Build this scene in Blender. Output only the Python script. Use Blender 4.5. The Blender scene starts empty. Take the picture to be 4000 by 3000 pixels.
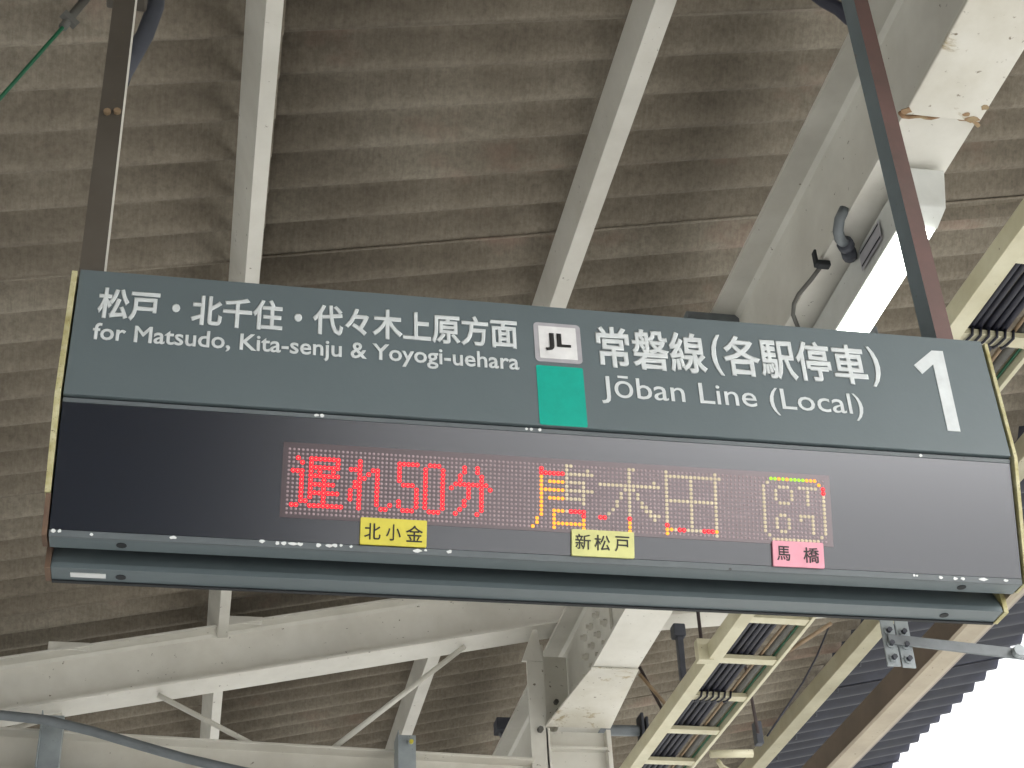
import bpy, bmesh, math, random
from mathutils import Vector, Matrix
random.seed(7)
SC = bpy.context.scene
COL = SC.collection

# ------------------------------------------------------------------ camera, light, exposure
# the world is measured in metres from the camera's eye: x across the platform, y along it, z up (floor at -1.6)
cam = bpy.data.objects.new('camera', bpy.data.cameras.new('camera'))
COL.objects.link(cam)
cam.data.sensor_width = 36.0
cam.data.lens = 55.379
cam.data.clip_start = 0.05
cam.data.clip_end = 2000
RX, RD, RF = (0.9811926, -0.18770519, -0.04503156), (0.06947104, 0.56103752, -0.8248701), (0.18009679, 0.80622805, 0.56352593)
cam.matrix_world = Matrix(((RX[0], -RD[0], -RF[0], 0), (RX[1], -RD[1], -RF[1], 0), (RX[2], -RD[2], -RF[2], 0), (0, 0, 0, 1)))
SC.camera = cam

world = bpy.data.worlds.new('World')
SC.world = world
world.use_nodes = True
wn = world.node_tree
wn.nodes.clear()
sky = wn.nodes.new('ShaderNodeTexSky')
sky.sky_type = 'NISHITA'
sky.sun_disc = False
sky.sun_elevation = math.radians(40)
sky.sun_rotation = math.radians(152)
sky.air_density = 1.3
sky.dust_density = 7
bg = wn.nodes.new('ShaderNodeBackground')
bg.inputs['Strength'].default_value = 0.15
wo = wn.nodes.new('ShaderNodeOutputWorld')
hs = wn.nodes.new('ShaderNodeHueSaturation')            # thin cloud takes most of the blue out of the sky
hs.inputs['Saturation'].default_value = 0.12
wn.links.new(sky.outputs[0], hs.inputs['Color'])
wn.links.new(hs.outputs[0], bg.inputs[0])
wn.links.new(bg.outputs[0], wo.inputs[0])

sun = bpy.data.objects.new('sun', bpy.data.lights.new('sun', 'SUN'))
COL.objects.link(sun)
sun.data.energy = 2.2
sun.data.angle = math.radians(0.5)
sun.data.color = (1.0, 0.97, 0.93)
to_sun = Vector((math.sin(math.radians(152)) * math.cos(math.radians(40)), math.cos(math.radians(152)) * math.cos(math.radians(40)), math.sin(math.radians(40))))
sun.rotation_euler = to_sun.to_track_quat('Z', 'Y').to_euler()

SC.view_settings.view_transform = 'Standard'
SC.view_settings.look = 'None'
SC.view_settings.exposure = 2.0
SC.view_settings.gamma = 1.0
SC.view_settings.use_curve_mapping = False
SC.render.engine = 'CYCLES'
SC.cycles.max_bounces = 10
SC.cycles.diffuse_bounces = 6
SC.cycles.use_denoising = True
SC.cycles.sample_clamp_indirect = 6

# ------------------------------------------------------------------ materials
def newmat(name):
    m = bpy.data.materials.new(name)
    m.use_nodes = True
    nt = m.node_tree
    return m, nt, nt.nodes, nt.links, nt.nodes['Principled BSDF']

def ramp(nt, src, stops):
    r = nt.nodes.new('ShaderNodeValToRGB')
    e = r.color_ramp.elements
    while len(e) > 1:
        e.remove(e[-1])
    e[0].position, e[0].color = stops[0][0], tuple(stops[0][1]) + (1,)
    for p, c in stops[1:]:
        k = e.new(p)
        k.color = tuple(c) + (1,)
    nt.links.new(src, r.inputs[0])
    return r.outputs[0]

def noise(nt, scale, detail=5, rough=.6, stretch=(1, 1, 1), coord='Object', dist=0.0):
    tc = nt.nodes.new('ShaderNodeTexCoord')
    mp = nt.nodes.new('ShaderNodeMapping')
    mp.inputs['Scale'].default_value = stretch
    n = nt.nodes.new('ShaderNodeTexNoise')
    n.inputs['Scale'].default_value = scale
    n.inputs['Detail'].default_value = detail
    n.inputs['Roughness'].default_value = rough
    n.inputs['Distortion'].default_value = dist
    nt.links.new(tc.outputs[coord], mp.inputs[0])
    nt.links.new(mp.outputs[0], n.inputs['Vector'])
    return n.outputs[0]

def mixc(nt, fac, a, b, mode='MIX'):
    x = nt.nodes.new('ShaderNodeMix')
    x.data_type = 'RGBA'
    x.blend_type = mode
    for i, v in ((0, fac), (6, a), (7, b)):
        if isinstance(v, (int, float)):
            x.inputs[i].default_value = v
        elif isinstance(v, tuple):
            x.inputs[i].default_value = v + (1,)
        else:
            nt.links.new(v, x.inputs[i])
    return x.outputs[2]

def bump(nt, bsdf, h, strength=.3, dist=.01):
    b = nt.nodes.new('ShaderNodeBump')
    b.inputs['Strength'].default_value = strength
    b.inputs['Distance'].default_value = dist
    nt.links.new(h, b.inputs['Height'])
    nt.links.new(b.outputs[0], bsdf.inputs['Normal'])

def paint(name, base, dirt, rough=.5, amount=.5, speck=(.10, .08, .05), rust=None, scale=6.0, grime=.35, rc3=((.10, .045, .025), (.22, .10, .05), (.30, .22, .10))):
    """painted metal: soft tone changes, small dark specks, and where asked some rust"""
    m, nt, N, L, B = newmat(name)
    c = mixc(nt, ramp(nt, noise(nt, scale, 6, .65), [(.35, (0, 0, 0)), (.75, (1, 1, 1))]), base, dirt)
    c = mixc(nt, ramp(nt, noise(nt, scale * .35, 4, .6), [(.45, (0, 0, 0)), (.7, (grime, grime, grime))]), c, tuple(v * .6 for v in dirt))
    sp = ramp(nt, noise(nt, scale * 9, 3, .6), [(.71 - .03 * amount, (0, 0, 0)), (.75, (1, 1, 1))])
    c = mixc(nt, sp, c, speck)
    if rust:
        rr = ramp(nt, noise(nt, scale * .8, 8, .72, dist=.6), [(rust, (0, 0, 0)), (rust + .04, (1, 1, 1))])
        rc = ramp(nt, noise(nt, scale * 5, 5, .7), [(.3, rc3[0]), (.6, rc3[1]), (.8, rc3[2])])
        c = mixc(nt, rr, c, rc)
    L.new(c, B.inputs['Base Color'])
    B.inputs['Roughness'].default_value = rough
    bump(nt, B, noise(nt, 60, 4, .6), .12, .003)
    return m

def flat(name, col, rough=.5, metal=0.0, emit=None, es=0.0):
    m, nt, N, L, B = newmat(name)
    v = noise(nt, 40, 4, .6)
    c = mixc(nt, ramp(nt, v, [(.3, (0, 0, 0)), (.8, (1, 1, 1))]), col, tuple(x * .82 for x in col))
    L.new(c, B.inputs['Base Color'])
    B.inputs['Roughness'].default_value = rough
    B.inputs['Metallic'].default_value = metal
    if name.startswith('led_'):
        B.inputs['Specular IOR Level'].default_value = .2
    if emit:
        B.inputs['Emission Color'].default_value = emit + (1,)
        B.inputs['Emission Strength'].default_value = es
    return m

M = {}
M['cream'] = paint('cream_steel_paint', (.69, .675, .62), (.58, .56, .50), .5, .6, scale=5)
M['rust_stain'] = paint('rust_stain', (.36, .28, .16), (.24, .10, .05), .85, 2.5, speck=(.08, .03, .02), scale=30)
M['haunch'] = paint('stained_flaking_paint', (.68, .66, .60), (.56, .53, .45), .6, 1.6, speck=(.16, .13, .08), rust=.58, scale=6, rc3=((.28, .22, .13), (.46, .40, .28), (.52, .48, .37)))
M['cream_rusty'] = paint('cream_paint_rust', (.69, .67, .61), (.58, .55, .48), .5, .8, rust=.66, scale=4)
M['yellowed'] = paint('yellowed_cream_paint', (.62, .59, .44), (.50, .46, .31), .5, .8, scale=7)
M['yellow_edge'] = paint('mottled_yellow_edge', (.60, .57, .36), (.30, .25, .06), .6, 3.2, speck=(.05, .04, .02), scale=30)
M['rust_edge'] = paint('rusted_edge', (.16, .10, .065), (.09, .055, .04), .8, 1.5, scale=25)
M['sign_grey'] = paint('sign_grey_face', (.124, .156, .168), (.110, .140, .151), .42, -1, speck=(.10, .13, .14), scale=3, grime=.15)
M['sign_dark'] = paint('sign_grey_trim', (.115, .135, .145), (.085, .10, .11), .45, .3, speck=(.03, .03, .03), scale=8, grime=.2)
M['gap'] = flat('dark_joint', (.012, .015, .018), .7)
M['hanger'] = paint('worn_hanger_paint', (.17, .21, .23), (.12, .145, .155), .5, .8, rust=.66, scale=5)
M['hanger_brown'] = paint('brown_primer', (.15, .085, .078), (.10, .07, .062), .6, .7, scale=8)
M['hanger_grey'] = paint('old_grey_brown_paint', (.095, .083, .068), (.07, .058, .045), .6, .7, scale=6)
M['galv'] = paint('galvanised_steel', (.34, .38, .40), (.26, .29, .31), .45, .6, scale=14)
M['conduit'] = paint('grey_conduit', (.18, .20, .215), (.125, .14, .15), .5, .4, scale=9)
M['cable'] = flat('black_cable', (.012, .013, .026), .55)
M['dark_steel'] = paint('dark_blue_grey_steel', (.06, .065, .085), (.035, .04, .05), .6, .6, scale=9)
M['dark_wire'] = flat('dark_rod', (.05, .035, .035), .7)
M['green'] = flat('green_wire', (.005, .10, .045), .5)
M['tan'] = paint('tan_pipe', (.28, .20, .12), (.18, .12, .07), .6, .8, scale=20)
M['dirty_grey'] = paint('dirty_grey_pipe', (.12, .12, .11), (.09, .085, .075), .7, .8, scale=15)
M['gutter'] = paint('brown_gutter', (.21, .165, .135), (.15, .12, .10), .55, .5, scale=4)
M['gutter_tan'] = paint('gutter_lit_tan', (.42, .36, .27), (.31, .26, .19), .5, .5, scale=4)
M['white'] = flat('white_lettering', (.66, .70, .71), .45)
M['black'] = flat('black_lettering', (.012, .012, .012), .5)
M['teal'] = flat('teal_line_colour', (.002, .39, .30), .4)
M['badge_ring'] = flat('pale_grey_ring', (.42, .41, .44), .4)
M['badge'] = flat('badge_white', (.80, .80, .80), .4)
M['plate_yellow'] = flat('yellow_plate', (.68, .60, .07), .4)
M['plate_pale'] = flat('pale_yellow_plate', (.66, .66, .26), .4)
M['plate_pink'] = flat('pink_plate', (.78, .33, .42), .4)
M['chip'] = flat('white_tape_scrap', (.75, .77, .77), .6)
M['fixture'] = paint('fixture_white', (.62, .63, .61), (.50, .51, .48), .35, .4, scale=6)
M['platform'] = paint('platform_concrete', (.40, .40, .39), (.32, .32, .31), .85, .8, scale=1.5)
M['blocker'] = paint('blocker_dark', (.06, .075, .10), (.04, .05, .07), .8, .5, scale=1)
M['ballast'] = paint('ballast_stone', (.27, .275, .26), (.16, .162, .155), .95, 1, scale=9)

m, nt, N, L, B = newmat('led_cover')
L.new(mixc(nt, ramp(nt, noise(nt, 3, 4, .6), [(.3, (0, 0, 0)), (.8, (1, 1, 1))]), (.002, .004, .010), (.003, .005, .011)), B.inputs['Base Color'])
B.inputs['Roughness'].default_value = .22
B.inputs['IOR'].default_value = 2.05
B.inputs['Specular Tint'].default_value = (.93, .95, 1.0, 1)
M['led_cover'] = m
m, nt, N, L, B = newmat('led_window')
B.inputs['Base Color'].default_value = (.024, .012, .016, 1)
B.inputs['Roughness'].default_value = .30
B.inputs['IOR'].default_value = 2.05
B.inputs['Specular Tint'].default_value = (1.0, .90, .94, 1)
M['led_window'] = m
M['led_off'] = flat('led_off', (.40, .31, .33), .4)
M['led_red'] = flat('led_red', (.35, .01, .01), .5, 0, (1, .006, .014), 1.0)
M['led_core'] = flat('led_red_core', (.5, .1, .06), .5, 0, (1, .10, .07), .9)
M['led_orange'] = flat('led_orange', (.6, .2, .02), .4, 0, (1, .27, .03), .5)
M['led_green'] = flat('led_green', (.3, .6, .02), .4, 0, (.35, .8, .06), .25)
M['led_white'] = flat('led_pale', (.62, .54, .40), .4, 0, (1, .80, .45), .03)
M['tube'] = flat('lit_diffuser', (.9, .9, .9), .4, 0, (.93, 1, .90), 2.6)

# fibre-cement sheet
m, nt, N, L, B = newmat('weathered_cement_sheet')
big = noise(nt, 1.1, 5, .62, (1, 1.6, 1), 'Object')
c = ramp(nt, big, [(.28, (.128, .109, .083)), (.5, (.192, .167, .130)), (.72, (.29, .262, .213))])
st = ramp(nt, noise(nt, 9, 6, .7, (14, 1.5, 1)), [(.35, (.80, .78, .76)), (.62, (1.10, 1.10, 1.10))])
c = mixc(nt, .55, c, st, 'MULTIPLY')
gr = ramp(nt, noise(nt, 60, 5, .75), [(.30, (.62, .60, .58)), (.60, (1.12, 1.12, 1.12))])
c = mixc(nt, .75, c, gr, 'MULTIPLY')
pk = ramp(nt, noise(nt, 2.2, 5, .6, (1, 2, 1)), [(.60, (0, 0, 0)), (.74, (.5, .5, .5))])
c = mixc(nt, pk, c, (.27, .155, .12))
L.new(c, B.inputs['Base Color'])
B.inputs['Roughness'].default_value = .85
bump(nt, B, noise(nt, 35, 6, .7, (6, 1, 1)), .5, .004)
M['sheet'] = m
m, nt, N, L, B = newmat('dark_metal_sheet')
c = ramp(nt, noise(nt, 3, 6, .65, (1, 1, 1)), [(.3, (.008, .009, .019)), (.6, (.016, .018, .034)), (.8, (.035, .038, .06))])
c = mixc(nt, .5, c, ramp(nt, noise(nt, 8, 5, .7, (1, 9, 1)), [(.3, (.6, .6, .6)), (.6, (1.15, 1.15, 1.15))]), 'MULTIPLY')
L.new(c, B.inputs['Base Color'])
B.inputs['Roughness'].default_value = .5
M['dark_sheet'] = m

# ------------------------------------------------------------------ mesh helpers
class MB:
    def __init__(s):
        s.v, s.f, s.mi = [], [], []
    def add(s, verts, faces, mi=0):
        o = len(s.v)
        s.v += [tuple(p) for p in verts]
        s.f += [tuple(i + o for i in f) for f in faces]
        s.mi += [mi] * len(faces)
        return s
    def box(s, x0, x1, y0, y1, z0, z1, mi=0):
        return s.add([(x, y, z) for z in (z0, z1) for y in (y0, y1) for x in (x0, x1)],
                     [(0, 2, 3, 1), (4, 5, 7, 6), (0, 1, 5, 4), (2, 6, 7, 3), (0, 4, 6, 2), (1, 3, 7, 5)], mi)
    def hexa(s, a, b, mi=0):
        """a, b: two rings of equal length (end sections)"""
        n = len(a)
        return s.add(list(a) + list(b), [tuple(range(n))[::-1], tuple(range(n, 2 * n))] + [(i, (i + 1) % n, n + (i + 1) % n, n + i) for i in range(n)], mi)
    def tube(s, pts, r, n=10, mi=0):
        pts = [Vector(p) for p in pts]
        rings = []
        up = None
        for i, p in enumerate(pts):
            t = (pts[min(i + 1, len(pts) - 1)] - pts[max(i - 1, 0)]).normalized()
            if up is None:
                up = t.orthogonal().normalized()
            up = (up - t * up.dot(t)).normalized()
            w = t.cross(up)
            rings.append([p + (up * math.cos(2 * math.pi * k / n) + w * math.sin(2 * math.pi * k / n)) * r for k in range(n)])
        o = len(s.v)
        for r_ in rings:
            s.v += [tuple(q) for q in r_]
        for i in range(len(rings) - 1):
            for k in range(n):
                s.f.append((o + i * n + k, o + i * n + (k + 1) % n, o + (i + 1) * n + (k + 1) % n, o + (i + 1) * n + k))
                s.mi.append(mi)
        s.f.append(tuple(o + k for k in range(n))[::-1])
        s.f.append(tuple(o + (len(rings) - 1) * n + k for k in range(n)))
        s.mi += [mi, mi]
        return s
    def build(s, name, mats, parent=None, bevel=0, smooth=False, data_only=False):
        me = bpy.data.meshes.new(name)
        me.from_pydata(s.v, [], s.f)
        if not isinstance(mats, (list, tuple)):
            mats = [mats]
        for m_ in mats:
            me.materials.append(m_)
        for p, i in zip(me.polygons, s.mi):
            p.material_index = i
            p.use_smooth = smooth
        bm = bmesh.new()
        bm.from_mesh(me)
        bmesh.ops.recalc_face_normals(bm, faces=bm.faces)
        bm.to_mesh(me)
        bm.free()
        me.update()
        if data_only:
            return me
        o = bpy.data.objects.new(name, me)
        COL.objects.link(o)
        if parent:
            o.parent = parent
        if bevel:
            b = o.modifiers.new('edge', 'BEVEL')
            b.width = bevel
            b.segments = 2
            b.limit_method = 'ANGLE'
        return o

def tag(o, label=None, cat=None, group=None, kind=None):
    for k, v in (('label', label), ('category', cat), ('group', group), ('kind', kind)):
        if v:
            o[k] = v
    return o

def empty(name, loc=(0, 0, 0), label=None, cat=None, group=None, kind=None):
    o = bpy.data.objects.new(name, None)
    o.location = loc
    o.empty_display_size = .1
    COL.objects.link(o)
    bpy.context.view_layer.update()
    return tag(o, label, cat, group, kind)

def keep(o, parent):
    """parent a mesh made in world coordinates to an unrotated root"""
    o.parent = parent
    o.matrix_parent_inverse = Matrix.Translation(-Vector(parent.location))
    return o

def linked(name, me, parent, loc=(0, 0, 0), rot=(0, 0, 0)):
    o = bpy.data.objects.new(name, me)
    o.location = loc
    o.rotation_euler = rot
    COL.objects.link(o)
    if parent:
        o.parent = parent
    return o

ZF = -1.6
RS = .215                                   # the roof rises this much per metre towards the track
def roofz(x, h=2.8):
    return h + RS * x

# ------------------------------------------------------------------ the ground
tag(MB().box(-60, 90, -90, 120, ZF - 1.45, ZF - 1.15).build('ground', M['ballast']), kind='structure')
tag(MB().box(-4.0, 4.25, -70, 60, ZF - 1.149, ZF).build('platform', M['platform'], bevel=.01), kind='structure')

# unseen dark box added behind the viewer to darken the display's left reflection
tag(MB().box(-3.4, .9, -14, -9.5, ZF, 2.6).build('reflection_blocker', M['blocker']), kind='structure')

# ------------------------------------------------------------------ the roof
roof = empty('platform_roof', (0, 0, 2.8), 'brown weathered corrugated platform roof rising to a dark zigzag eave on the right', 'roof')
P = .1428                                   # corrugation pitch
def sheet_mesh(x0, x1, ncor, pitch, depth, th, lift, seg=12, nx=4, flat_top=False, name='corrugated_sheet', mat='sheet'):
    b = MB()
    ny = int(ncor * seg) + 1
    def zz(y):
        c = .5 - .5 * math.cos(2 * math.pi * y / pitch)
        if flat_top:
            c = min(1, max(0, (c - .5) * 1.7 + .5))
        return depth * c
    vs = []
    for side in (0, 1):
        for j in range(ny):
            y = j * pitch / seg
            for i in range(nx + 1):
                x = x0 + (x1 - x0) * i / nx
                vs.append((x, y, RS * x + lift + zz(y) + th * side))
    w = nx + 1
    fs = []
    half = ny * w
    for j in range(ny - 1):
        for i in range(nx):
            a = j * w + i
            fs.append((a, a + 1, a + w + 1, a + w))
            fs.append((half + a, half + a + w, half + a + w + 1, half + a + 1))
    for j in range(ny - 1):
        fs.append((j * w, (j + 1) * w, half + (j + 1) * w, half + j * w))
        fs.append((j * w + nx, half + j * w + nx, half + (j + 1) * w + nx, (j + 1) * w + nx))
    for i in range(nx):
        fs.append((i, half + i, half + i + 1, i + 1))
        a = (ny - 1) * w + i
        fs.append((a, a + 1, half + a + 1, half + a))
    b.add(vs, fs)
    return b.build(name, M[mat], smooth=True, data_only=True)

Y0 = .9458 * 2.8                            # a crest bottom seen in the photograph
runs = [(-2.2, .075, 0.0), (.02, 1.88, .009), (1.82, 3.385, 0.0)]
step = 7 * P
for (xa, xb, lift) in runs:
    odd = [sheet_mesh(xa, xb, 8, P, .061, .006, lift, nx=3), sheet_mesh(xa, xb, 8, P, .061, .006, lift + .0035, nx=3)]
    k0 = -16
    for k in range(k0, 14):
        y = Y0 + 6 * P + k * step
        o = linked('corrugated_sheet', odd[k % 2], roof, (random.uniform(-.012, .012), y, random.uniform(-.002, .002)), (random.uniform(-.0012, .0012), 0, random.uniform(-.0015, .0015)))
# the other wing of the butterfly roof, beyond the valley (out of the picture)
left = MB()
def slab(x0, z0, x1, z1, y0, y1):
    left.add([(x0, y0, z0), (x0, y1, z0), (x1, y1, z1), (x1, y0, z1), (x0, y0, z0 + .02), (x0, y1, z0 + .02), (x1, y1, z1 + .02), (x1, y0, z1 + .02)],
             [(0, 1, 2, 3), (4, 7, 6, 5), (0, 4, 5, 1), (1, 5, 6, 2), (2, 6, 7, 3), (3, 7, 4, 0)])
slab(-2.2, roofz(-2.2) + .02, -5.6, roofz(-2.2) + .75, -17, 14.5)
slab(-2.2, roofz(-2.2) + .02, 4.84, roofz(4.84) + .02, -17, -12.6)
keep(left.build('far_roof', M['sheet']), roof)

# dark eave sheets between the brown sheets' ragged end and the open sky
PE = .1735
eave = [sheet_mesh(3.30, 4.84, 5.2, PE, .055, .003, .075 + .006 * q, seg=10, nx=4, name='eave_sheet', mat='dark_sheet') for q in (0, 1)]
for k in range(-16, 9):
    o = linked('eave_sheet', eave[k % 2], roof, (random.uniform(-.01, .01), 8.16 - .02 + k * 5 * PE, 0))
    if k == 0:
        o['label'] = 'dark navy metal eave sheet'

# purlins: cold-formed channels seen from below (side leg, bottom leg with a turned lip)
def purlin(xa, xc, xr, za, zc, y0, y1, dx, mat='cream', lip=.012):
    b = MB()
    def ring(y):
        s = dx * (y - 3.5)
        return [(xa + s, y, za), (xc + s, y, zc), (xr + s, y, zc + .004), (xr + s, y, zc + lip + .004), (xr + s - .003, y, zc + lip + .004), (xr + s - .004, y, zc + .008), (xc + s + .004, y, zc + .006), (xa + s + .006, y, za)]
    b.hexa(ring(y0), ring(y1))
    o = b.build('purlin', M[mat])
    keep(o, roof)
    for j in range(12):                      # J-bolt ends hooked round the bottom leg
        y = y0 + .62 + j * .62
        s = dx * (y - 3.5)
        if 2 < y < 9:
            q = MB()
            q.tube([(xr + s - .010, y, zc - .006), (xr + s + .012, y, zc + .000), (xr + s + .016, y, zc + .02), (xr + s + .012, y, zc + .10)], .0042, 6)
            q.tube([(xr + s - .020, y, zc - .006), (xr + s - .004, y, zc - .006)], .0065, 6)
            keep(q.build('hook_bolt', M['dirty_grey'], smooth=True), roof)
    return o
purlin(-.005, .040, .078, roofz(0) - .004, 2.685, -10, 13.5, .004)
purlin(.938, .958, 1.010, roofz(.94) - .004, 2.885, -10, 13.5, -.001)
purlin(-.95, -.90, -.86, roofz(-.95) - .004, 2.50, -10, 13.5, 0)
purlin(-1.85, -1.80, -1.76, roofz(-1.85) - .004, 2.31, -10, 13.5, 0)
# yellowed edge beam under the ragged end of the brown sheets
b = MB()
def ering(y):
    s = -.008 * (y - 6.7)
    return [(3.335 + s, y, 3.50), (3.335 + s, y, 3.405), (3.420 + s, y, 3.405), (3.420 + s, y, 3.50)]
b.hexa(ering(-10), ering(13.5))
o = keep(b.build('edge_beam', M['yellowed'], bevel=.004), roof)
o['label'] = 'yellowed cream edge beam under the ragged sheet ends'
for j in range(14):
    y = 5.2 + j * .34
    q = MB().tube([(3.425, y, 3.395), (3.43, y, 3.44), (3.43, y, 3.52)], .006, 6)
    keep(q.build('hook_bolt', M['dark_steel'], smooth=True), roof)

# ------------------------------------------------------------------ girder, column, truss
def hsec(cx, z0, z1, w, tf, tw, fil=.012):
    """H profile as a ring in (x, z)"""
    return [(cx - w / 2, z0), (cx + w / 2, z0), (cx + w / 2, z0 + tf), (cx + tw / 2 + fil, z0 + tf), (cx + tw / 2, z0 + tf + fil),
            (cx + tw / 2, z1 - tf - fil), (cx + tw / 2 + fil, z1 - tf), (cx + w / 2, z1 - tf), (cx + w / 2, z1), (cx - w / 2, z1),
            (cx - w / 2, z1 - tf), (cx - tw / 2 - fil, z1 - tf), (cx - tw / 2, z1 - tf - fil), (cx - tw / 2, z0 + tf + fil), (cx - tw / 2 - fil, z0 + tf), (cx - w / 2, z0 + tf)]

gird = empty('girder', (1.48, 3, 2.36), 'broad cream steel girder running along the platform over the lamp', 'girder')
GD = -.0055
def gring(y, cx=1.483):
    return [(x + GD * (y - 3), y, z) for x, z in hsec(cx, 2.36, 2.765, .168, .014, .010)]
b = MB()
for ya, yb in ((-10, 13.0),):
    b.hexa(gring(ya), gring(yb))
keep(b.build('h_beam', M['cream']), gird)
# bolted splice plates on web and bottom flange, near camera and near the column
for yc in (2.22, 5.28):
    s = GD * (yc - 3)
    q = MB().box(1.466 + s, 1.4775 + s, yc - .20, yc + .20, 2.43, 2.71)
    keep(q.build('splice_plate', M['cream']), gird)
    if yc > 3:
        for jy in (-.15, -.05, .05, .15):
            for jz in (2.46, 2.54, 2.62):
                q = MB().tube([(1.466 + s, yc + jy, jz), (1.452 + s, yc + jy, jz)], .014, 6).tube([(1.452 + s, yc + jy, jz), (1.440 + s, yc + jy, jz)], .008, 6)
                keep(q.build('bolt', M['cream_rusty']), gird)
s = GD * (2.3 - 3)
o = keep(MB().box(1.393 + s, 1.567 + s, 1.2, 2.245, 2.347, 2.3585).build('splice_plate', M['haunch'], bevel=.003), gird)
o['label'] = 'bottom cover plate with rust along its end'
# rusted weld bead and a flake of bare metal at the end of the cover plate
pts = [(1.388 + .0125 * i, 2.247 + .006 * math.sin(i * 1.3) + .010 * math.sin(i * .5), 2.3535 + random.uniform(-.002, .001)) for i in range(16)]
o = keep(MB().tube(pts, .0050, 6).build('weld_bead', M['rust_stain'], smooth=True), gird)
for (x, y, r) in ((1.395, 2.235, .014), (1.548, 2.238, .018), (1.562, 2.20, .010), (1.53, 2.225, .009)):
    q = MB()
    pr = [(x + r * random.uniform(.6, 1.2) * math.cos(t * .7), y + r * random.uniform(.35, .9) * math.sin(t * .7)) for t in range(9)]
    q.hexa([(a, c, 2.3455) for a, c in pr], [(a, c, 2.3475) for a, c in pr])
    keep(q.build('rust_flake', M['rust_stain']), gird)
s = GD * (5.6 - 3)
o = keep(MB().hexa([(1.394 + s, 5.12, 2.350), (1.572 + s, 5.12, 2.350), (1.572 + s, 5.12, 2.3585), (1.394 + s, 5.12, 2.3585)],
                   [(1.322, 5.66, 2.346), (1.584, 5.66, 2.346), (1.584, 5.66, 2.3545), (1.322, 5.66, 2.3545)]).build('haunch_plate', M['haunch'], bevel=.002), gird)
o['label'] = 'flared plate with flaking, stained paint above the column'

colm = empty('column', (1.478, 5.87, ZF), 'cream H-section steel column top under the girder below the sign', 'column')
b = MB()
b.box(1.322, 1.340, 5.66, 5.92, ZF, 2.343)
b.box(1.566, 1.584, 5.66, 5.92, ZF, 2.343)
keep(b.build('flange', M['cream'], bevel=.002), colm)
keep(MB().box(1.340, 1.566, 5.700, 5.710, ZF, 2.343).build('web', M['cream']), colm)
keep(MB().box(1.335, 1.455, 5.785, 5.795, 2.376, 2.70).build('upper_web', M['cream']), colm)
keep(MB().box(1.340, 1.566, 5.665, 5.700, 2.262, 2.272).build('stiffener', M['cream']), colm)
for x, z in ((1.40, 2.50), (1.405, 2.46), (1.54, 2.255)):
    keep(MB().tube([(x, 5.785, z), (x, 5.765, z)], .010, 6).build('bolt', M['dirty_grey']), colm)

truss = empty('roof_truss', (1.4, 5.72, 2.2), 'pale painted roof truss crossing behind and below the sign', 'truss')
def raft(x):
    z1 = 2.70 + RS * x
    z0 = 2.482 + RS * x
    ring = hsec(5.705, z0, z1, .15, .010, .008)
    return [(x, y, z) for y, z in ring]
b = MB().hexa(raft(-2.2), raft(1.62))
keep(b.build('rafter', M['cream']), truss)
def raft2(x):
    ring = hsec(5.705, 2.81 + .125 * (x - 1.65), 2.70 + RS * x, .15, .010, .008)
    return [(x, y, z) for y, z in ring]
keep(MB().hexa(raft2(1.621), raft2(3.28)).build('cantilever_arm', M['cream_rusty']), truss)
# bottom chord: channel with its open side to the camera
def chord(x):
    z1 = 2.252 - .032 * x
    z0 = z1 - .16
    ys = [(5.64, z1), (5.64, z1 - .010), (5.695, z1 - .016), (5.695, z0 + .016), (5.64, z0 + .010), (5.64, z0), (5.705, z0), (5.705, z1)]
    return [(x, y, z) for y, z in ys]
keep(MB().hexa(chord(-2.2), chord(1.27)).build('bottom_chord', M['cream_rusty'], bevel=.002), truss)
for a, c in (((-.157, 5.70, 2.44), (.20, 5.68, 2.25)), ((1.02, 5.70, 2.69), (.50, 5.68, 2.24)), ((-.75, 5.72, 2.27), (-.50, 5.72, 2.36)),):
    keep(MB().tube([a, c], .0105, 8).build('tie_rod', M['cream'], smooth=True), truss)
# end post: tapered angle beside the column
b = MB()
b.hexa([(1.262, 5.66, 2.0), (1.335, 5.66, 2.0), (1.335, 5.672, 2.0), (1.262, 5.672, 2.0)],
       [(1.262, 5.66, 2.62), (1.330, 5.66, 2.62), (1.330, 5.672, 2.62), (1.262, 5.672, 2.62)])
b.hexa([(1.243, 5.66, 2.62), (1.330, 5.66, 2.62), (1.330, 5.672, 2.62), (1.243, 5.672, 2.62)],
       [(1.295, 5.66, 2.76), (1.312, 5.66, 2.76), (1.312, 5.672, 2.76), (1.295, 5.672, 2.76)])
b.box(1.323, 1.335, 5.672, 5.74, 2.0, 2.70)
keep(b.build('end_post', M['cream'], bevel=.002), truss)
for z in (2.33, 2.14):
    keep(MB().tube([(1.30, 5.662, z), (1.30, 5.640, z)], .012, 6).build('bolt', M['dirty_grey']), truss)
# purlin cleats standing on the rafter
for x in (-.50, .14, 1.0):
    z = 2.70 + RS * x
    q = MB().box(x - .075, x + .075, 5.635, 5.643, z - .012, z + .022)
    keep(q.build('purlin_cleat', M['cream'], bevel=.002), truss)

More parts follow.
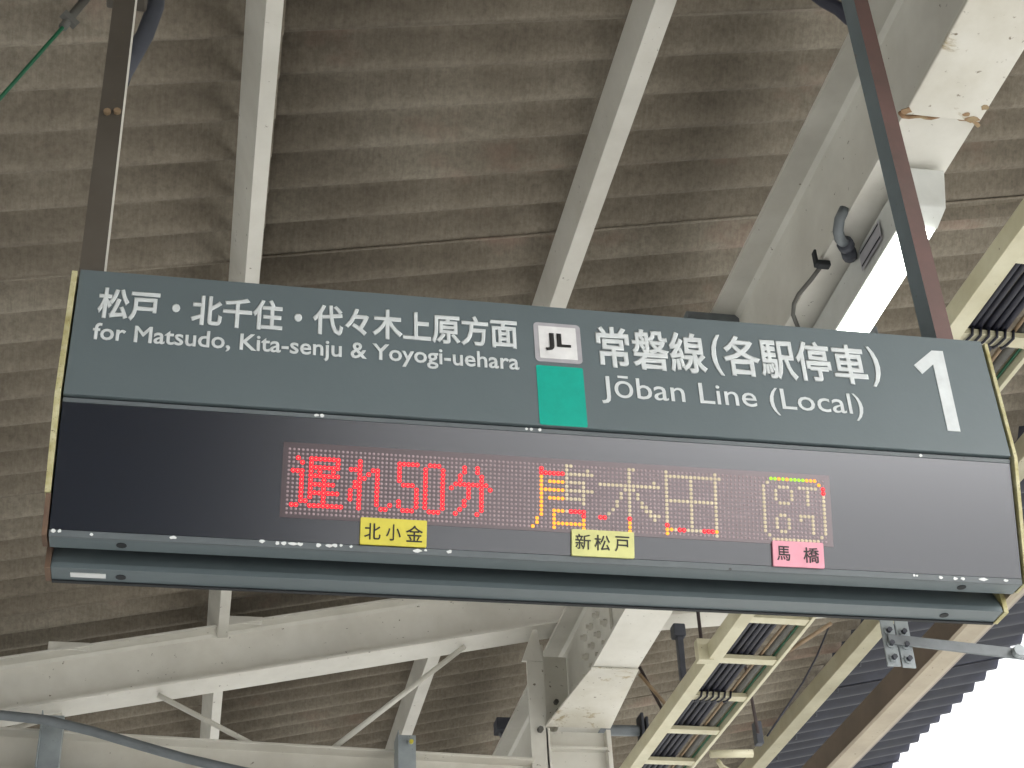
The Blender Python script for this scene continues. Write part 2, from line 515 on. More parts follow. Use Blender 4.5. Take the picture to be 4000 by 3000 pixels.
# ------------------------------------------------------------------ lamp under the girder
lamp = empty('strip_lamp', (1.5, 3.0, 2.3), 'lit white fluorescent strip lamp under the girder behind the right hanger', 'lamp')
def lring(y, inset=0.0):
    s = GD * (y - 3)
    return [(1.463 + s, y, 2.345), (1.457 + s, y, 2.240), (1.545 + s, y, 2.236), (1.556 + s, y, 2.345)]
o = keep(MB().hexa(lring(2.47), lring(3.75)).build('housing', M['fixture'], bevel=.003), lamp)
s = 0
o = keep(MB().add([(1.465, 2.475, 2.2355), (1.542, 2.475, 2.2345), (1.534, 3.74, 2.2345), (1.459, 3.74, 2.2355),
                   (1.472, 2.475, 2.222), (1.535, 2.475, 2.222), (1.529, 3.74, 2.222), (1.466, 3.74, 2.222)],
                  [(0, 3, 2, 1), (4, 5, 6, 7), (0, 1, 5, 4), (1, 2, 6, 5), (2, 3, 7, 6), (3, 0, 4, 7)]).build('diffuser', M['tube']), lamp)
b = MB().hexa([(1.462, 2.400, 2.345), (1.460, 2.425, 2.255), (1.553, 2.425, 2.255), (1.557, 2.400, 2.345)],
              [(1.458, 2.475, 2.345), (1.457, 2.475, 2.232), (1.548, 2.475, 2.232), (1.556, 2.475, 2.345)])
keep(b.build('end_cap', M['fixture'], bevel=.004), lamp)
# small printed rating label on the side of the housing
b = MB().add([(1.4585, 2.56, 2.325), (1.4555, 2.56, 2.265), (1.4545, 2.68, 2.265), (1.4575, 2.68, 2.325)], [(0, 1, 2, 3)])
b.add([(1.4575, 2.565, 2.318), (1.457, 2.565, 2.312), (1.456, 2.675, 2.312), (1.4565, 2.675, 2.318)], [(0, 1, 2, 3)], 1)
b.add([(1.4555, 2.565, 2.280), (1.455, 2.565, 2.274), (1.454, 2.675, 2.274), (1.4545, 2.675, 2.280)], [(0, 1, 2, 3)], 1)
keep(b.build('rating_label', [M['badge_ring'], M['gap']]), lamp)

# conduit fittings clipped to the girder's bottom flange
cf = empty('conduit_fitting', (1.39, 2.63, 2.35), 'grey conduit elbow clamped to the girder flange left of the lamp', 'conduit fitting')
b = MB().tube([(1.396, 2.59, 2.375), (1.383, 2.60, 2.35), (1.386, 2.625, 2.335), (1.40, 2.65, 2.332), (1.425, 2.67, 2.333)], .013, 10)
keep(b.build('elbow', M['conduit'], smooth=True), cf)
b = MB().tube([(1.415, 2.660, 2.332), (1.426, 2.674, 2.332)], .020, 10).tube([(1.434, 2.686, 2.332), (1.449, 2.712, 2.335)], .018, 10)
keep(b.build('coupling', M['dark_steel'], smooth=True), cf)
cc = empty('cable_clip', (1.386, 2.85, 2.35), 'small black clip with a brown cable on the girder flange above the sign', 'cable clip')
keep(MB().box(1.385, 1.418, 2.752, 2.772, 2.338, 2.354).box(1.380, 1.387, 2.752, 2.772, 2.340, 2.385).build('clamp', M['gap'], bevel=.003), cc)
b = MB().tube([(1.40, 2.78, 2.350), (1.392, 2.82, 2.345), (1.375, 2.87, 2.335), (1.373, 2.90, 2.33), (1.386, 2.945, 2.33), (1.42, 3.0, 2.33), (1.46, 3.06, 2.33)], .0055, 8)
keep(b.build('cable', M['dirty_grey'], smooth=True), cc)

# ------------------------------------------------------------------ cable ladder
LA = .0165                                   # it runs a touch askew to the girder
lad = empty('cable_ladder', (1.815, 4.8, 2.38), 'yellowed cable ladder hung along the roof on the right', 'cable ladder')
lad.rotation_euler = (0, 0, LA)
yA, yB = -12.0, 7.5                          # local y, along the ladder
def lp(*a, **k):
    pass
b = MB()
b.hexa([(0, yA, .0), (.050, yA, 0), (.050, yA, .006), (.006, yA, .006), (.006, yA, .054), (.016, yA, .054), (.016, yA, .06), (0, yA, .06)],
       [(0, yB, .0), (.050, yB, 0), (.050, yB, .006), (.006, yB, .006), (.006, yB, .054), (.016, yB, .054), (.016, yB, .06), (0, yB, .06)])
b.build('side_rail', M['yellowed'], lad, bevel=.0015)
MB().box(.262, .276, yA, yB, 0, .06).build('side_rail', M['yellowed'], lad, bevel=.0015)
rung = MB().box(.045, .264, -.0225, .0225, .004, .020).build('rung', M['yellowed'], data_only=True)
for k in range(-10, 10):
    y = .28 + .338 * k
    if -3 < k < 10 or k in (-5, -6, -7, -4):
        linked('rung', rung, lad, (0, y, 0))
# cables lie on the rungs: each is a thing of its own
def along(x, z, y0=yA, y1=yB, wob=.002, n=40):
    pts = []
    ph = random.uniform(0, 6)
    for i in range(n):
        y = y0 + (y1 - y0) * i / (n - 1)
        p = Vector((x + wob * math.sin(y * 2.1 + ph), y, z + wob * .6 * math.sin(y * 1.7 + ph * 2)))
        pts.append(lad.matrix_world @ p if False else Matrix.Translation(lad.location) @ Matrix.Rotation(LA, 4, 'Z') @ p)
    return pts
pos = ['leftmost', 'second from the left', 'third from the left', 'fourth from the left', 'fifth from the left']
for i in range(5):
    tag(MB().tube(along(.078 + .0235 * i, .034), .0105, 10).build('power_cable', M['cable'], smooth=True),
        'black cable on the ladder rungs, %s of the five' % pos[i], 'cable', 'black cables on the cable ladder')
tag(MB().tube(along(.207, .030, wob=.004), .006, 8).build('thin_cable', M['tan'], smooth=True), 'tan cable between the black cables and the grey pipe on the ladder', 'cable')
tag(MB().tube(along(.232, .036), .016, 10).build('grey_pipe', M['dirty_grey'], smooth=True), 'dirty grey pipe lying along the right side of the cable ladder', 'pipe')
tag(MB().tube(along(.255, .026, wob=.001), .004, 8).build('earth_wire', M['green'], smooth=True), 'dark green wire along the right rail of the cable ladder', 'wire')
# wire ties looping the cables to two of the rungs
for k in (1, -6):
    y = .28 + .338 * k + (.0 if k == 1 else 0)
    for i in range(6):
        x = .068 + .0235 * i
        q = MB().tube([(x - .006, y + .028, .022), (x - .004, y + .024, -.001), (x + .001, y, -.003), (x + .006, y - .024, -.001), (x + .010, y - .028, .022)], .0042, 6)
        q.build('wire_tie', M['cable'], lad, smooth=True)

# ladder suspension
sh = empty('ladder_hanger', (1.83, 5.05, 2.44), 'dark rod and strut hanging the cable ladder near the column', 'hanger')
b = MB().tube([(1.69, 4.98, 2.50), (1.715, 5.02, 2.37)], .004, 6)
keep(MB().tube([(1.79, 5.05, 3.05), (1.795, 5.08, 2.43)], .007, 8).build('threaded_rod', M['dark_wire'], smooth=True), sh)
keep(MB().box(1.772, 1.83, 5.06, 5.10, 2.375, 2.46).build('bracket', M['yellowed'], bevel=.002), sh)
dh = empty('strut_channel', (1.8, 5.4, 2.5), 'dark blue-grey strut channel hanging beside the thin rod', 'strut')
keep(MB().hexa([(1.800, 5.37, 2.44), (1.822, 5.37, 2.44), (1.822, 5.40, 2.44), (1.800, 5.40, 2.44)],
               [(1.803, 5.37, 2.66), (1.828, 5.37, 2.66), (1.828, 5.40, 2.66), (1.803, 5.40, 2.66)]).build('channel', M['dark_steel'], bevel=.002), dh)
keep(MB().box(1.788, 1.838, 5.36, 5.41, 2.615, 2.668).build('beam_clamp', M['dark_steel'], bevel=.006), dh)
rods = [((1.745, 5.72, 2.64), (1.825, 5.72, 2.45), .007, M['dark_wire'], 'dark diagonal brace rod between the girder and the ladder', 'brace_rod'),
        ((1.735, 5.70, 2.60), (1.835, 5.70, 2.47), .008, M['tan'], 'rusty tan strap beside the dark brace rod', 'rusty_strap'),
        ((2.145, 5.62, 2.95), (2.175, 5.62, 2.33), .007, M['dark_wire'], 'thin rod hanging just right of the cable ladder', 'thin_rod'),
        ((2.39, 5.70, 2.73), (2.60, 5.70, 2.865), .009, M['tan'], 'tan pipe stub slanting up right of the ladder', 'pipe_stub'),
        ((1.995, 5.70, 2.27), (2.17, 5.70, 2.277), .017, M['yellowed'], 'short yellowed crossbar below the ladder right side', 'crossbar')]
for a, c, r, mt, lb, nm in rods:
    tag(MB().tube([a, c], r, 8).build(nm, mt, smooth=True), lb, nm.split('_')[-1])
tag(MB().tube([(2.60, 5.72, 2.865), (2.52, 5.72, 2.72), (2.44, 5.72, 2.60), (2.33, 5.72, 2.46), (2.25, 5.72, 2.36)], .004, 6).build('slack_wire', M['cable'], smooth=True),
    'thin slack black wire sagging between the ladder and edge beam', 'wire')
tag(MB().box(2.205, 2.235, 5.72, 5.76, 2.33, 2.425).build('junction_box', M['dark_steel'], bevel=.003), 'small dark junction box at the yellowed edge beam', 'box')
tag(MB().tube([(2.03, 5.72, 2.25), (2.035, 5.70, 2.22), (2.06, 5.69, 2.20), (2.065, 5.69, 2.18)], .010, 8).build('pipe_hook', M['yellowed'], smooth=True),
    'small yellowed hook under the short crossbar', 'hook')

# grey pipe across behind the column, with clamp plates and a dark lamp-like end
gp = empty('cross_pipe', (1.75, 7, 2.88), 'blue-grey pipe crossing behind the column top', 'pipe')
keep(MB().tube([(1.40, 7.0, 2.885), (2.10, 7.0, 2.895)], .027, 14).build('pipe', M['conduit'], smooth=True), gp)
keep(MB().box(2.105, 2.120, 6.96, 7.05, 2.83, 2.975).box(2.128, 2.142, 6.96, 7.05, 2.85, 2.955).build('clamp_plate', M['dark_steel'], bevel=.003), gp)
keep(MB().box(1.385, 1.475, 6.93, 7.02, 2.855, 2.915).build('pipe_end', M['dark_steel'], bevel=.004), gp)
keep(MB().hexa([(1.40, 6.95, 2.85), (1.49, 6.95, 2.83), (1.49, 6.99, 2.83), (1.40, 6.99, 2.85)], [(1.437, 6.95, 2.79), (1.449, 6.95, 2.79), (1.449, 6.99, 2.79), (1.437, 6.99, 2.79)]).build('bracket', M['dark_steel'], bevel=.002), gp)

# ------------------------------------------------------------------ gutter beam near the eave
gut = empty('box_gutter', (3.5, 7, 3.1), 'long brown box gutter with a lit tan underside under the dark eave sheets', 'gutter')
def gr_(y):
    return [(3.455, y, 3.245), (3.450, y, 3.105), (3.462, y, 3.095), (3.560, y, 3.095), (3.590, y, 3.105), (3.635, y, 3.135), (3.640, y, 3.175), (3.632, y, 3.175), (3.60, y, 3.15), (3.585, y, 3.13), (3.470, y, 3.12), (3.463, y, 3.245)]
r0, r1 = gr_(-8), gr_(13)
b = MB()
n = len(r0)
b.add(r0 + r1, [tuple(range(n))[::-1], tuple(range(n, 2 * n))], 0)
for i in range(n):
    b.add([r0[i], r0[(i + 1) % n], r1[(i + 1) % n], r1[i]], [(0, 1, 2, 3)], 1 if i in (1, 2, 3) else 0)  # tan on the bottom faces paints in the light they catch
keep(b.build('trough', [M['gutter'], M['gutter_tan']]), gut)

# galvanised twin plates with a strut reaching towards the eave
gs = empty('strut_bracket', (2.85, 5.72, 2.8), 'galvanised twin bolt plates with a flat strut under the right end of the sign', 'bracket')
for dx in (0, .067):
    q = MB().hexa([(2.832 + dx, 5.72, 2.69 - dx * .05), (2.893 + dx, 5.72, 2.69 - dx * .08), (2.893 + dx, 5.728, 2.69 - dx * .08), (2.832 + dx, 5.728, 2.69 - dx * .05)],
                  [(2.838 + dx, 5.72, 3.10), (2.899 + dx, 5.72, 3.10), (2.899 + dx, 5.728, 3.10), (2.838 + dx, 5.728, 3.10)])
    keep(q.build('bolt_plate', M['galv'], bevel=.002), gs)
    for z in (2.725, 2.79, 2.85):
        q = MB().tube([(2.863 + dx, 5.72, z - dx * .06), (2.863 + dx, 5.712, z - dx * .06)], .020, 10).tube([(2.863 + dx, 5.712, z - dx * .06), (2.863 + dx, 5.696, z - dx * .06)], .012, 6, 1)
        keep(q.build('bolt', [M['galv'], M['dark_steel']]), gs)
keep(MB().hexa([(2.85, 5.700, 2.785), (2.85, 5.700, 2.83), (2.85, 5.711, 2.83), (2.85, 5.711, 2.785)],
               [(3.47, 5.700, 2.735), (3.47, 5.700, 2.785), (3.47, 5.711, 2.785), (3.47, 5.711, 2.735)]).build('flat_strut', M['conduit'], bevel=.002), gs)
keep(MB().tube([(3.43, 5.70, 2.765), (3.43, 5.67, 2.765)], .026, 12).build('bolt', M['galv']), gs)

# ------------------------------------------------------------------ conduit and brackets low on the left
pipe_pts = [(-1.3, 5.46, 2.20), (-.90, 5.46, 2.235), (-.68, 5.46, 2.243), (-.527, 5.46, 2.230), (-.365, 5.46, 2.193), (-.202, 5.46, 2.147), (-.04, 5.46, 2.103), (.122, 5.46, 2.068), (.285, 5.46, 2.036), (.6, 5.46, 1.99)]
tag(MB().tube(pipe_pts, .0175, 14).build('bent_conduit', M['conduit'], smooth=True), 'blue-grey conduit bending down across the lower left corner', 'conduit')
for (xa, xb, zt, lb) in ((-.552, -.478, 2.29, 'galvanised bracket on the truss chord under the bent conduit'), (.735, .800, 2.255, 'galvanised bracket on the truss chord left of the column')):
    e = empty('chord_bracket', (xa, 5.6, 2.2), lb, 'bracket', 'galvanised brackets on the truss chord')
    b = MB().hexa([(xa, 5.56, 2.0), (xb, 5.56, 2.0), (xb, 5.566, 2.0), (xa, 5.566, 2.0)], [(xa, 5.56, zt), (xb, 5.56, zt), (xb, 5.566, zt), (xa, 5.566, zt)])
    b.box(xa - .004, xa, 5.54, 5.66, 2.0, zt + .01)
    b.box(xb - .004, xb, 5.566, 5.62, 2.0, zt)
    keep(b.build('channel', M['galv'], bevel=.001), e)
    q = MB().tube([((xa + xb) / 2 + .01, 5.56, zt - .03), ((xa + xb) / 2 + .01, 5.535, zt - .03)], .013, 6)
    q.tube([((xa + xb) / 2 + .012, 5.54, zt - .036), ((xa + xb) / 2 + .012, 5.528, zt - .036)], .008, 8, 1)
    keep(q.build('bolt', [M['galv'], M['plate_yellow']]), e)

# ------------------------------------------------------------------ top left odds and ends
tag(MB().tube([(-.60, 2.6, 2.30), (-.503, 2.55, 2.427), (-.40, 2.55, 2.66), (-.385, 2.55, 2.70)], .0045, 8).build('guy_wire', M['green'], smooth=True),
    'thin green wire slanting up across the top left corner', 'wire')
e = empty('wire_clamp', (-.395, 2.55, 2.69), 'rusty brown clamp on the green wire by the top edge', 'clamp')
keep(MB().tube([(-.402, 2.55, 2.655), (-.385, 2.55, 2.70), (-.36, 2.55, 2.76)], .010, 8).build('turnbuckle', M['dirty_grey'], smooth=True), e)
keep(MB().tube([(-.405, 2.54, 2.69), (-.375, 2.56, 2.675)], .013, 6).build('nut', M['dirty_grey']), e)
tag(MB().tube([(-.175, 2.10, 2.40), (-.172, 2.10, 2.27), (-.185, 2.10, 2.19), (-.205, 2.10, 2.12), (-.218, 2.10, 2.075)], .016, 12).build('flexible_conduit', M['dark_steel'], smooth=True),
    'dark blue-grey flexible conduit beside the left hanger top', 'conduit')
tag(MB().tube([(-.218, 2.10, 2.20), (-.205, 2.11, 2.13), (-.214, 2.11, 2.07)], .011, 8).build('conduit_tail', M['cable'], smooth=True),
    'short black cable tail between left hanger and conduit', 'cable')
tag(MB().tube([(1.15, 2.14, 2.62), (1.21, 2.14, 2.555), (1.24, 2.14, 2.535), (1.262, 2.14, 2.505)], .015, 8).build('conduit_end', M['cable'], smooth=True),
    'dark conduit end left of the right hanger at the top edge', 'conduit')
tag(MB().box(1.315, 1.91, 3.5, 3.56, 2.70, 2.752).build('cross_channel', M['conduit'], bevel=.003), 'dark grey crossbar just showing above the sign behind the girder', 'crossbar')

# ------------------------------------------------------------------ the two hangers of the sign
K = .8                                       # metres per measured unit on the sign
def hanger(x0, x1, yb_, zt, lean, label, mats):
    e = empty('sign_hanger', (x0 * K, 2.0, 1.5), label, 'hanger', 'steel hangers carrying the sign')
    b = MB()
    zb = 1.53
    a = [(x0 * K, 2.004, zb), (x1 * K, 2.004, zb), (x1 * K, yb_, zb), (x0 * K, yb_, zb)]
    c = [(x0 * K + lean, 2.004, zt), (x1 * K + lean, 2.004, zt), (x1 * K + lean, yb_, zt), (x0 * K + lean, yb_, zt)]
    b.add(a + c, [(0, 1, 2, 3), (4, 7, 6, 5)], 0)
    for i in range(4):
        b.add([a[i], a[(i + 1) % 4], c[(i + 1) % 4], c[i]], [(0, 1, 2, 3)], (0, 1, 1, 1)[i])
    keep(b.build('post', mats, bevel=.0012), e)
    return e
hl = hanger(-.2895, -.2425, 2.045, 2.72, -.012, 'grey-brown left hanger post of the sign with two small screws', [M['hanger_grey'], M['cream']])
hr = hanger(1.500, 1.539, 2.052, 3.02, -.002, 'right hanger post of the sign, rusty front and worn blue-grey side', [M['hanger_brown'], M['hanger']])
keep(MB().box(-.258, -.186, 1.995, 2.085, 2.232, 2.30).build('pipe_clamp', M['hanger_grey'], bevel=.004), hl)
for dx in (0, .016):
    keep(MB().tube([(-.222 + dx, 2.004, 1.896 + dx * .2), (-.222 + dx, 1.998, 1.896 + dx * .2)], .006, 8).build('screw', M['tan']), hl)

# ------------------------------------------------------------------ the sign
sign = empty('platform_sign', (-.286 * K, 2.0, 1.12), 'grey overhead station sign with a red dot-matrix display and number 1', 'sign')
X0, X1 = -.2870, 1.5990
def kb(b, *a, **k):
    """build with measured coordinates scaled to metres"""
    b.v = [(x * K, y * K, z * K) for x, y, z in b.v]
    o = b.build(*a, **k)
    keep(o, sign)
    return o
up = MB().box(X0, X1, 2.5, 2.512, 1.6555, 1.9465)
upper = kb(up, 'sign_panel', M['sign_grey'], bevel=.0008)
TL = math.radians(15.5)
ST, CT = math.sin(TL), math.cos(TL)
def led(x, v, h=0.0):
    """point on the tilted display plane: v down, h proud of it towards the viewer"""
    return (x, 2.508 + v * ST - h * CT, 1.652 - v * CT - h * ST)
def ledslab(b, xa, xb, va, vb, h0, h1, mi=0):
    return b.hexa([led(xa, va, h0), led(xb, va, h0), led(xb, va, h1), led(xa, va, h1)], [led(xa, vb, h0), led(xb, vb, h0), led(xb, vb, h1), led(xa, vb, h1)], mi)
# housing: closed body, back half mirrored, with the groove underneath
body = [(2.5125, 1.94), (2.5125, 1.66), (2.5205, 1.650), (2.585, 1.412), (2.618, 1.408), (2.620, 1.60), (2.76, 1.60), (2.745, 1.50), (2.748, 1.50), (2.775, 1.60), (2.775, 1.94)]
def ring(x, prof):
    return [(x, y, z) for y, z in prof]
kb(MB().hexa(ring(X0, body), ring(X1, body)), 'housing', M['gap'])
kb(ledslab(MB(), X0, X1, .000, .0085, -.010, .0015), 'top_rail', M['sign_dark'], bevel=.0006)
cover = kb(ledslab(MB(), X0, X1, .009, .2487, -.008, 0), 'display_cover', M['led_cover'])
kb(ledslab(MB(), X0, X1, .2495, .2620, -.006, .0012), 'lower_rail', M['sign_dark'], bevel=.0006)
kb(MB().box(X0, X1, 2.5815, 2.6220, 1.4010, 1.4060), 'underside_strip', M['sign_grey'], bevel=.0008)
# back lamp box: concave inner face and its own underside
prof = [(2.725, 1.575), (2.70, 1.47), (2.672, 1.425), (2.659, 1.402), (2.653, 1.388), (2.652, 1.3765), (2.697, 1.3755), (2.704, 1.382), (2.733, 1.575)]
o = kb(MB().hexa(ring(X0 + .003, prof), ring(X1 - .012, prof)), 'rear_lower_box', M['sign_grey'])
kb(MB().box(X0 + .003, X1 - .012, 2.6972, 2.7060, 1.3725, 1.3820), 'rear_edge', M['gap'])
# end plates (follow the profile), mottled yellow on the front edge, rust low on the left
def endplate(xa, xb, mat, matlow, zc):
    f = [(2.4985, 1.942), (2.4985, 1.652), (2.576, 1.405 + 0.0)]
    g = 0.018
    b = MB()
    pr = [(2.497, 1.940), (2.497, 1.652), (2.5555, zc)]
    b.hexa(ring(xa, [(2.497, 1.940), (2.497, 1.652), (2.5555 if zc > 1.45 else 2.572, zc if zc > 1.45 else 1.403), (2.62, zc if zc > 1.45 else 1.403), (2.62, 1.940)]),
           ring(xb, [(2.497, 1.940), (2.497, 1.652), (2.5555 if zc > 1.45 else 2.572, zc if zc > 1.45 else 1.403), (2.62, zc if zc > 1.45 else 1.403), (2.62, 1.940)]))
    o = kb(b, 'end_plate', mat, bevel=.0006)
    return o
endplate(X0 - .0150, X0 - .0045, M['yellow_edge'], None, 1.478)
endplate(X1 + .0045, X1 + .0125, M['yellow_edge'], None, 1.40)
o = kb(MB().hexa(ring(X0 - .0125, [(2.557, 1.476), (2.577, 1.4015), (2.622, 1.4015), (2.622, 1.476)]), ring(X0 - .0035, [(2.557, 1.476), (2.577, 1.4015), (2.622, 1.4015), (2.622, 1.476)])), 'end_plate', M['rust_edge'], bevel=.0005)
o['label'] = 'rusty lower end of the left edge plate'
kb(MB().box(X0 - .008, X0 + .002, 2.650, 2.704, 1.374, 1.50), 'end_plate', M['rust_edge'], bevel=.0005)
kb(MB().box(X1 - .0105, X1 - .0005, 2.650, 2.704, 1.374, 1.50), 'end_plate', M['yellow_edge'], bevel=.0005)
kb(MB().box(X1 - .0005, X1 + .004, 2.622, 2.652, 1.403, 1.50), 'end_plate', M['gutter_tan'])
for x, y, z in ((-.160, 2.601, 1.401), (1.479, 2.6015, 1.401), (-.160, 2.678, 1.3761), (1.4695, 2.678, 1.3761)):
    kb(MB().tube([(x, y, z + .002), (x, y, z - .0012)], .0095, 10), 'screw', M['gap'])
kb(MB().box(-.250, -.187, 2.668, 2.683, 1.3742, 1.3762), 'maker_label', M['chip'])

# ---- lettering
def text(body, x0, x1, z0, z1, mat, parent, off=.02, wide=1.0, y=2.5, name='lettering', plane='up', xyz=None, label=None, shear=0):
    c = bpy.data.curves.new(name, 'FONT')
    c.body = body
    c.size = 1
    c.bevel_depth = off
    c.bevel_resolution = 0
    c.resolution_u = 3
    c.space_character = wide
    tmp = bpy.data.objects.new('tmp', c)
    COL.objects.link(tmp)
    bpy.context.view_layer.update()
    dg = bpy.context.evaluated_depsgraph_get()
    me = bpy.data.meshes.new_from_object(tmp.evaluated_get(dg))
    bpy.data.objects.remove(tmp)
    xs = [v.co.x for v in me.vertices]
    ys = [v.co.y for v in me.vertices]
    ax, bx, ay, by = min(xs), max(xs), min(ys), max(ys)
    for v in me.vertices:
        u = (v.co.x - ax) / (bx - ax)
        w = (v.co.y - ay) / (by - ay)
        X = x0 + (x1 - x0) * u
        Z = z0 + (z1 - z0) * w
        h = .0004 * (v.co.z / off)           # film letters with a slightly rounded edge
        if plane == 'up':
            v.co = (X * K, (y - .0010 - h) * K, Z * K)
        else:                                # z0, z1 are v values on the display plane
            v.co = [q * K for q in led(X, Z, y + h)]
    me.name = name
    me.materials.clear()
    me.materials.append(mat)
    o = bpy.data.objects.new(name, me)
    COL.objects.link(o)
    o.parent = parent
    if label:
        o['label'] = label
    return o
W = M['white']
text('松戸・北千住・代々木上原方面', -.2465, .5750, 1.8310, 1.9075, W, upper, .031, label='white destination lettering in Japanese')
text('for Matsudo, Kita-senju & Yoyogi-uehara', -.2490, .5750, 1.7690, 1.8210, W, upper, .019, label='white destination lettering in English')
text('常磐線', .7370, .9690, 1.8045, 1.9080, W, upper, .028)
text('(', .9800, 1.0040, 1.8045, 1.9080, W, upper, .020)
text('各駅停車', 1.0045, 1.3190, 1.8045, 1.9100, W, upper, .028)
text(')', 1.3245, 1.3500, 1.8045, 1.9080, W, upper, .020)
text('Jōban Line (Local)', .7390, 1.2930, 1.7160, 1.7855, W, upper, .006)
one = [(1.4766, 1.9102), (1.5025, 1.9110), (1.4985, 1.7066), (1.4701, 1.7070), (1.4730, 1.8740), (1.4426, 1.8466), (1.4281, 1.8679)]
b = MB().hexa([(x, 2.4984, z) for x, z in one], [(x, 2.4999, z) for x, z in one])
kb(b, 'numeral', W)['label'] = 'large white platform number 1'

def rrect(x0, x1, z0, z1, r, n=6):
    pts = []
    for cx, cz, a0 in ((x1 - r, z1 - r, 0), (x0 + r, z1 - r, 90), (x0 + r, z0 + r, 180), (x1 - r, z0 + r, 270)):
        for i in range(n + 1):
            a = math.radians(a0 + 90 * i / n)
            pts.append((cx + r * math.cos(a), cz + r * math.sin(a)))
    return pts
def plate(pts, h0, h1, name, mat):
    b = MB().hexa([(x, 2.5 - h1, z) for x, z in pts], [(x, 2.5 - h0, z) for x, z in pts])
    return kb(b, name, mat)
bd = plate(rrect(.6090, .7058, 1.8070, 1.9038, .009), .0001, .0012, 'line_badge', M['badge_ring'])
plate(rrect(.6186, .6962, 1.8152, 1.8950, .0012), .0013, .0020, 'badge_face', M['badge'])
text('JL', .6310, .6840, 1.8340, 1.8775, M['black'], upper, .030, y=2.4975)
plate(rrect(.6093, .7050, 1.6562, 1.7975, .004), .0001, .0010, 'line_colour_block', M['teal'])

# ---- the display: 128 x 16 dots
PX, PV = (1.1871 - .1316) / 127, (.1957 - .0725) / 15
U0, V0 = .1316, .0722
kb(ledslab(MB(), .1195, 1.2020, .0590, .2045, .0003, .0010), 'matrix_window', M['led_window'])
pix = {}
def P_(c, r, k):
    pix[(c, r)] = k
def HL(c0, c1, r, k):
    for c in range(c0, c1 + 1):
        P_(c, r, k)
def VL(c, r0, r1, k):
    for r in range(r0, r1 + 1):
        P_(c, r, k)
red = {2: '2 5-11 16 25-29 32-34 40 43', 3: '3 5 11 16 25 31 35 40 43', 4: '5-11 14-16 19-20 25 31 35 39 44', 5: '1-3 5 7 10 16 18 20 25 31 35 39 44',
       6: '3 5-11 16 17 20 25 31 35 38-45', 7: '3 5 8 15 16 20 26-28 31 35 37 41 44 46', 8: '3 5-10 15 16 20 29 31 35 41 44', 9: '3 5 8 14 16 20 29 31 35 41 44',
       10: '3 5-11 14 16 20 29 31 35 40 44', 11: '3 5 8 14 16 20 25 29 31 35 40 44', 12: '3-4 8 16 20 23 25 29 31 35 39 44', 13: '1-2 5-12 16 21-22 26-28 32-34 38 43'}
for r, s in red.items():
    for t in s.split():
        a, _, c = t.partition('-')
        HL(int(a), int(c or a), r, 'r')
VL(64, 0, 8, 'w'); P_(65, 0, 'w'); P_(69, 1, 'w')
HL(65, 70, 2, 'w'); HL(59, 63, 2, 'r')
HL(60, 63, 4, 'o'); HL(65, 68, 4, 'w'); HL(59, 63, 6, 'o'); HL(65, 70, 6, 'w'); HL(60, 63, 8, 'o'); HL(65, 68, 8, 'w'); VL(68, 4, 9, 'w')
VL(58, 3, 12, 'o'); VL(58, 1, 2, 'r'); VL(57, 13, 14, 'o'); P_(56, 15, 'o')
HL(61, 63, 11, 'o'); P_(64, 11, 'w'); HL(65, 68, 11, 'r'); VL(61, 12, 15, 'o'); P_(68, 12, 'r'); VL(68, 13, 15, 'o'); HL(62, 67, 14, 'o')
VL(79, 0, 11, 'w'); P_(80, 0, 'w'); P_(79, 12, 'r'); VL(79, 13, 15, 'o'); HL(72, 86, 4, 'w'); P_(85, 3, 'w')
for c, r in ((78, 5), (77, 6), (77, 7), (76, 8), (76, 9), (75, 10), (74, 11), (80, 5), (81, 6), (81, 7), (82, 8), (82, 9), (83, 9), (83, 10), (84, 10), (84, 11), (85, 11), (85, 12), (86, 11)):
    P_(c, r, 'w')
P_(73, 12, 'r'); P_(72, 12, 'r')
VL(88, 0, 12, 'w'); P_(88, 13, 'r'); VL(88, 14, 15, 'o'); HL(89, 101, 1, 'w'); P_(100, 0, 'w'); VL(100, 1, 15, 'w'); VL(94, 2, 14, 'w'); HL(89, 99, 7, 'w')
for c, k in zip(range(89, 101), 'owrrwwwwrrro'):
    P_(c, 14, k)
for c, k in zip(range(114, 126), 'ggogoggggooo'):
    P_(c, 0, k)
P_(113, 1, 'w'); P_(126, 1, 'o'); VL(127, 2, 3, 'r'); VL(112, 2, 13, 'w'); P_(113, 14, 'w'); VL(127, 4, 13, 'w'); P_(126, 14, 'w'); HL(114, 125, 15, 'w')
HL(116, 118, 2, 'w'); VL(115, 3, 5, 'w'); VL(119, 3, 5, 'w'); HL(116, 118, 6, 'w'); HL(121, 125, 2, 'w'); VL(123, 3, 6, 'w')
HL(116, 117, 9, 'w'); VL(115, 10, 12, 'w'); VL(118, 10, 12, 'w'); HL(116, 117, 13, 'w'); HL(121, 124, 9, 'w'); P_(121, 10, 'w'); VL(124, 10, 13, 'w')
layers = {k: MB() for k in ('off', 'r', 'c', 'o', 'g', 'w')}
def dome(b, c, r, rad, h):
    x, v = U0 + c * PX, V0 + r * PV
    n = 8
    ringp = [led(x + rad * math.cos(2 * math.pi * i / n), v + rad * math.sin(2 * math.pi * i / n), .0011) for i in range(n)]
    top = [led(x + .55 * rad * math.cos(2 * math.pi * i / n), v + .55 * rad * math.sin(2 * math.pi * i / n), .0011 + h) for i in range(n)]
    b.add(ringp + top, [tuple(range(n, 2 * n))] + [(i, (i + 1) % n, n + (i + 1) % n, n + i) for i in range(n)])
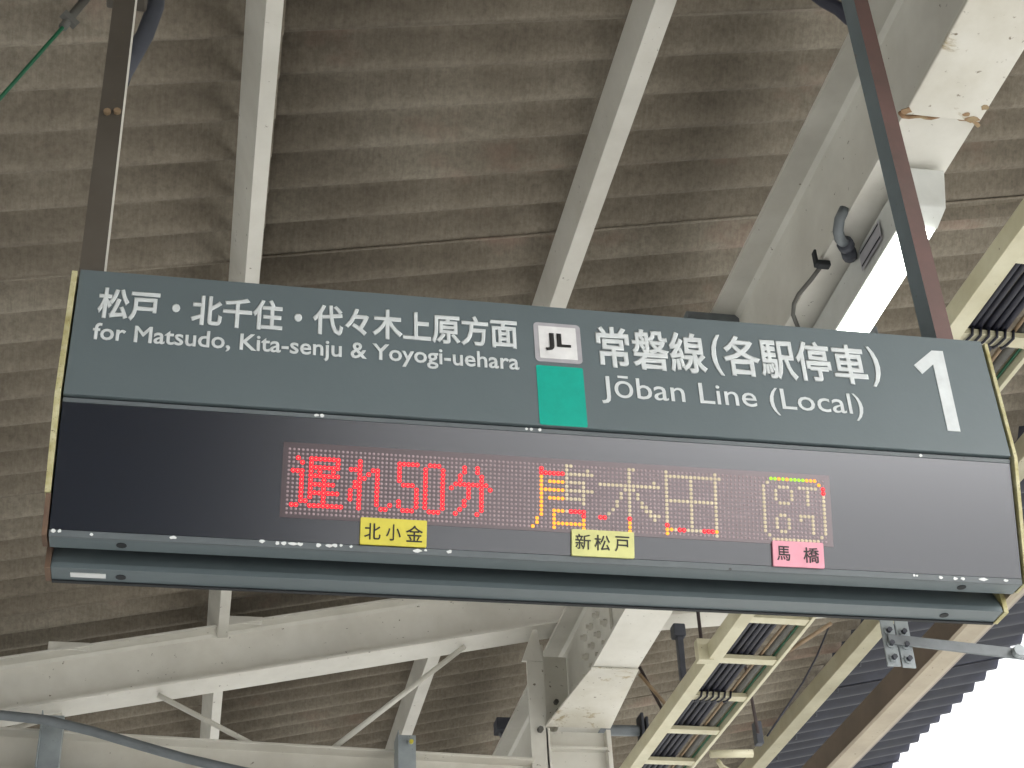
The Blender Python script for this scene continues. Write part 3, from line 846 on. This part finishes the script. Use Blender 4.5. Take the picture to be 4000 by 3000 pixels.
for c in range(128):
    for r in range(16):
        k = pix.get((c, r))
        if k is None:
            dome(layers['off'], c, r, .0026, .0008)
        elif k == 'r':
            dome(layers['r'], c, r, .0043, .0009)
            x, v = U0 + c * PX, V0 + r * PV
            layers['c'].add([led(x + .0015 * math.cos(i * math.pi / 3), v + .0015 * math.sin(i * math.pi / 3), .0022) for i in range(6)], [tuple(range(6))])
        else:
            dome(layers[k], c, r, .0037, .0009)
for k, nm, mt in (('off', 'unlit_dots', 'led_off'), ('r', 'red_dots', 'led_red'), ('c', 'red_dot_cores', 'led_core'), ('o', 'orange_dots', 'led_orange'), ('g', 'green_dots', 'led_green'), ('w', 'pale_dots', 'led_white')):
    o = kb(layers[k], nm, M[mt])
    o['kind'] = 'stuff'

# ---- station name plates stuck on the display
def nameplate(xa, xb, va, vb, mat, label, texts, tmat):
    pts = rrect(xa, xb, va, vb, .0025, 4)
    b = MB().hexa([led(x, v, .0062) for x, v in pts], [led(x, v, .0001) for x, v in pts])
    o = kb(b, 'station_plate', mat, bevel=.0004)
    o['label'] = label
    for t, x0, x1, v0, v1, off in texts:
        text(t, x0, x1, v1, v0, tmat, o, off, y=.0068, plane='led')
nameplate(.2690, .3935, .1972, .2485, M['plate_yellow'], 'bright yellow station name plate', [('北', .2765, .3070, .2080, .2392, .009), ('小', .3170, .3450, .2080, .2392, .009), ('金', .3540, .3865, .2080, .2400, .009)], M['black'])
nameplate(.6718, .7948, .1978, .2495, M['plate_pale'], 'pale yellow station name plate', [('新', .6785, .7090, .2070, .2370, .009), ('松', .7160, .7470, .2070, .2375, .009), ('戸', .7560, .7850, .2075, .2380, .009)], M['black'])
nameplate(1.0740, 1.1790, .1990, .2500, M['plate_pink'], 'pink station name plate', [('馬', 1.0815, 1.1090, .2095, .2385, .012), ('橋', 1.1360, 1.1690, .2095, .2405, .012)], M['black'])

# ---- scraps of torn white tape along the joints
chips = [(-.279, .252, .010), (-.2686, .252, .007), (-.2129, .2555, .006), (-.0698, .2535, .014), (.090, .2515, .012), (.1184, .2535, .008), (.130, .2532, .012), (.1469, .2537, .018), (.160, .2537, .012), (.1936, .2538, .011), (.2128, .2538, .014),
         (.2235, .2525, .012), (.2351, .252, .006), (.2534, .2535, .006), (.3765, .2550, .018), (.3928, .253, .006), (.4376, .2535, .011), (1.3675, .2535, .006), (1.3735, .254, .005), (1.4238, .2548, .010), (1.455, .2555, .010), (1.4708, .2548, .010), (1.5147, .2545, .022), (1.5638, .2545, .010),
         (.178, .003, .009), (.1885, .003, .009), (.584, .003, .006), (.5936, .003, .007), (.6104, .003, .008), (1.4021, .0048, .007)]
b = MB()
for x, v, w in chips:
    n = 9
    h = .0035 if w > .006 else .0028
    pts = [(x + w / 2 * math.cos(2 * math.pi * i / n) * random.uniform(.75, 1.15), v + h * math.sin(2 * math.pi * i / n) * random.uniform(.6, 1.2)) for i in range(n)]
    b.hexa([led(p, q, .0022) for p, q in pts], [led(p, q, .0015) for p, q in pts])
o = kb(b, 'tape_scraps', M['chip'])
o['kind'] = 'stuff'
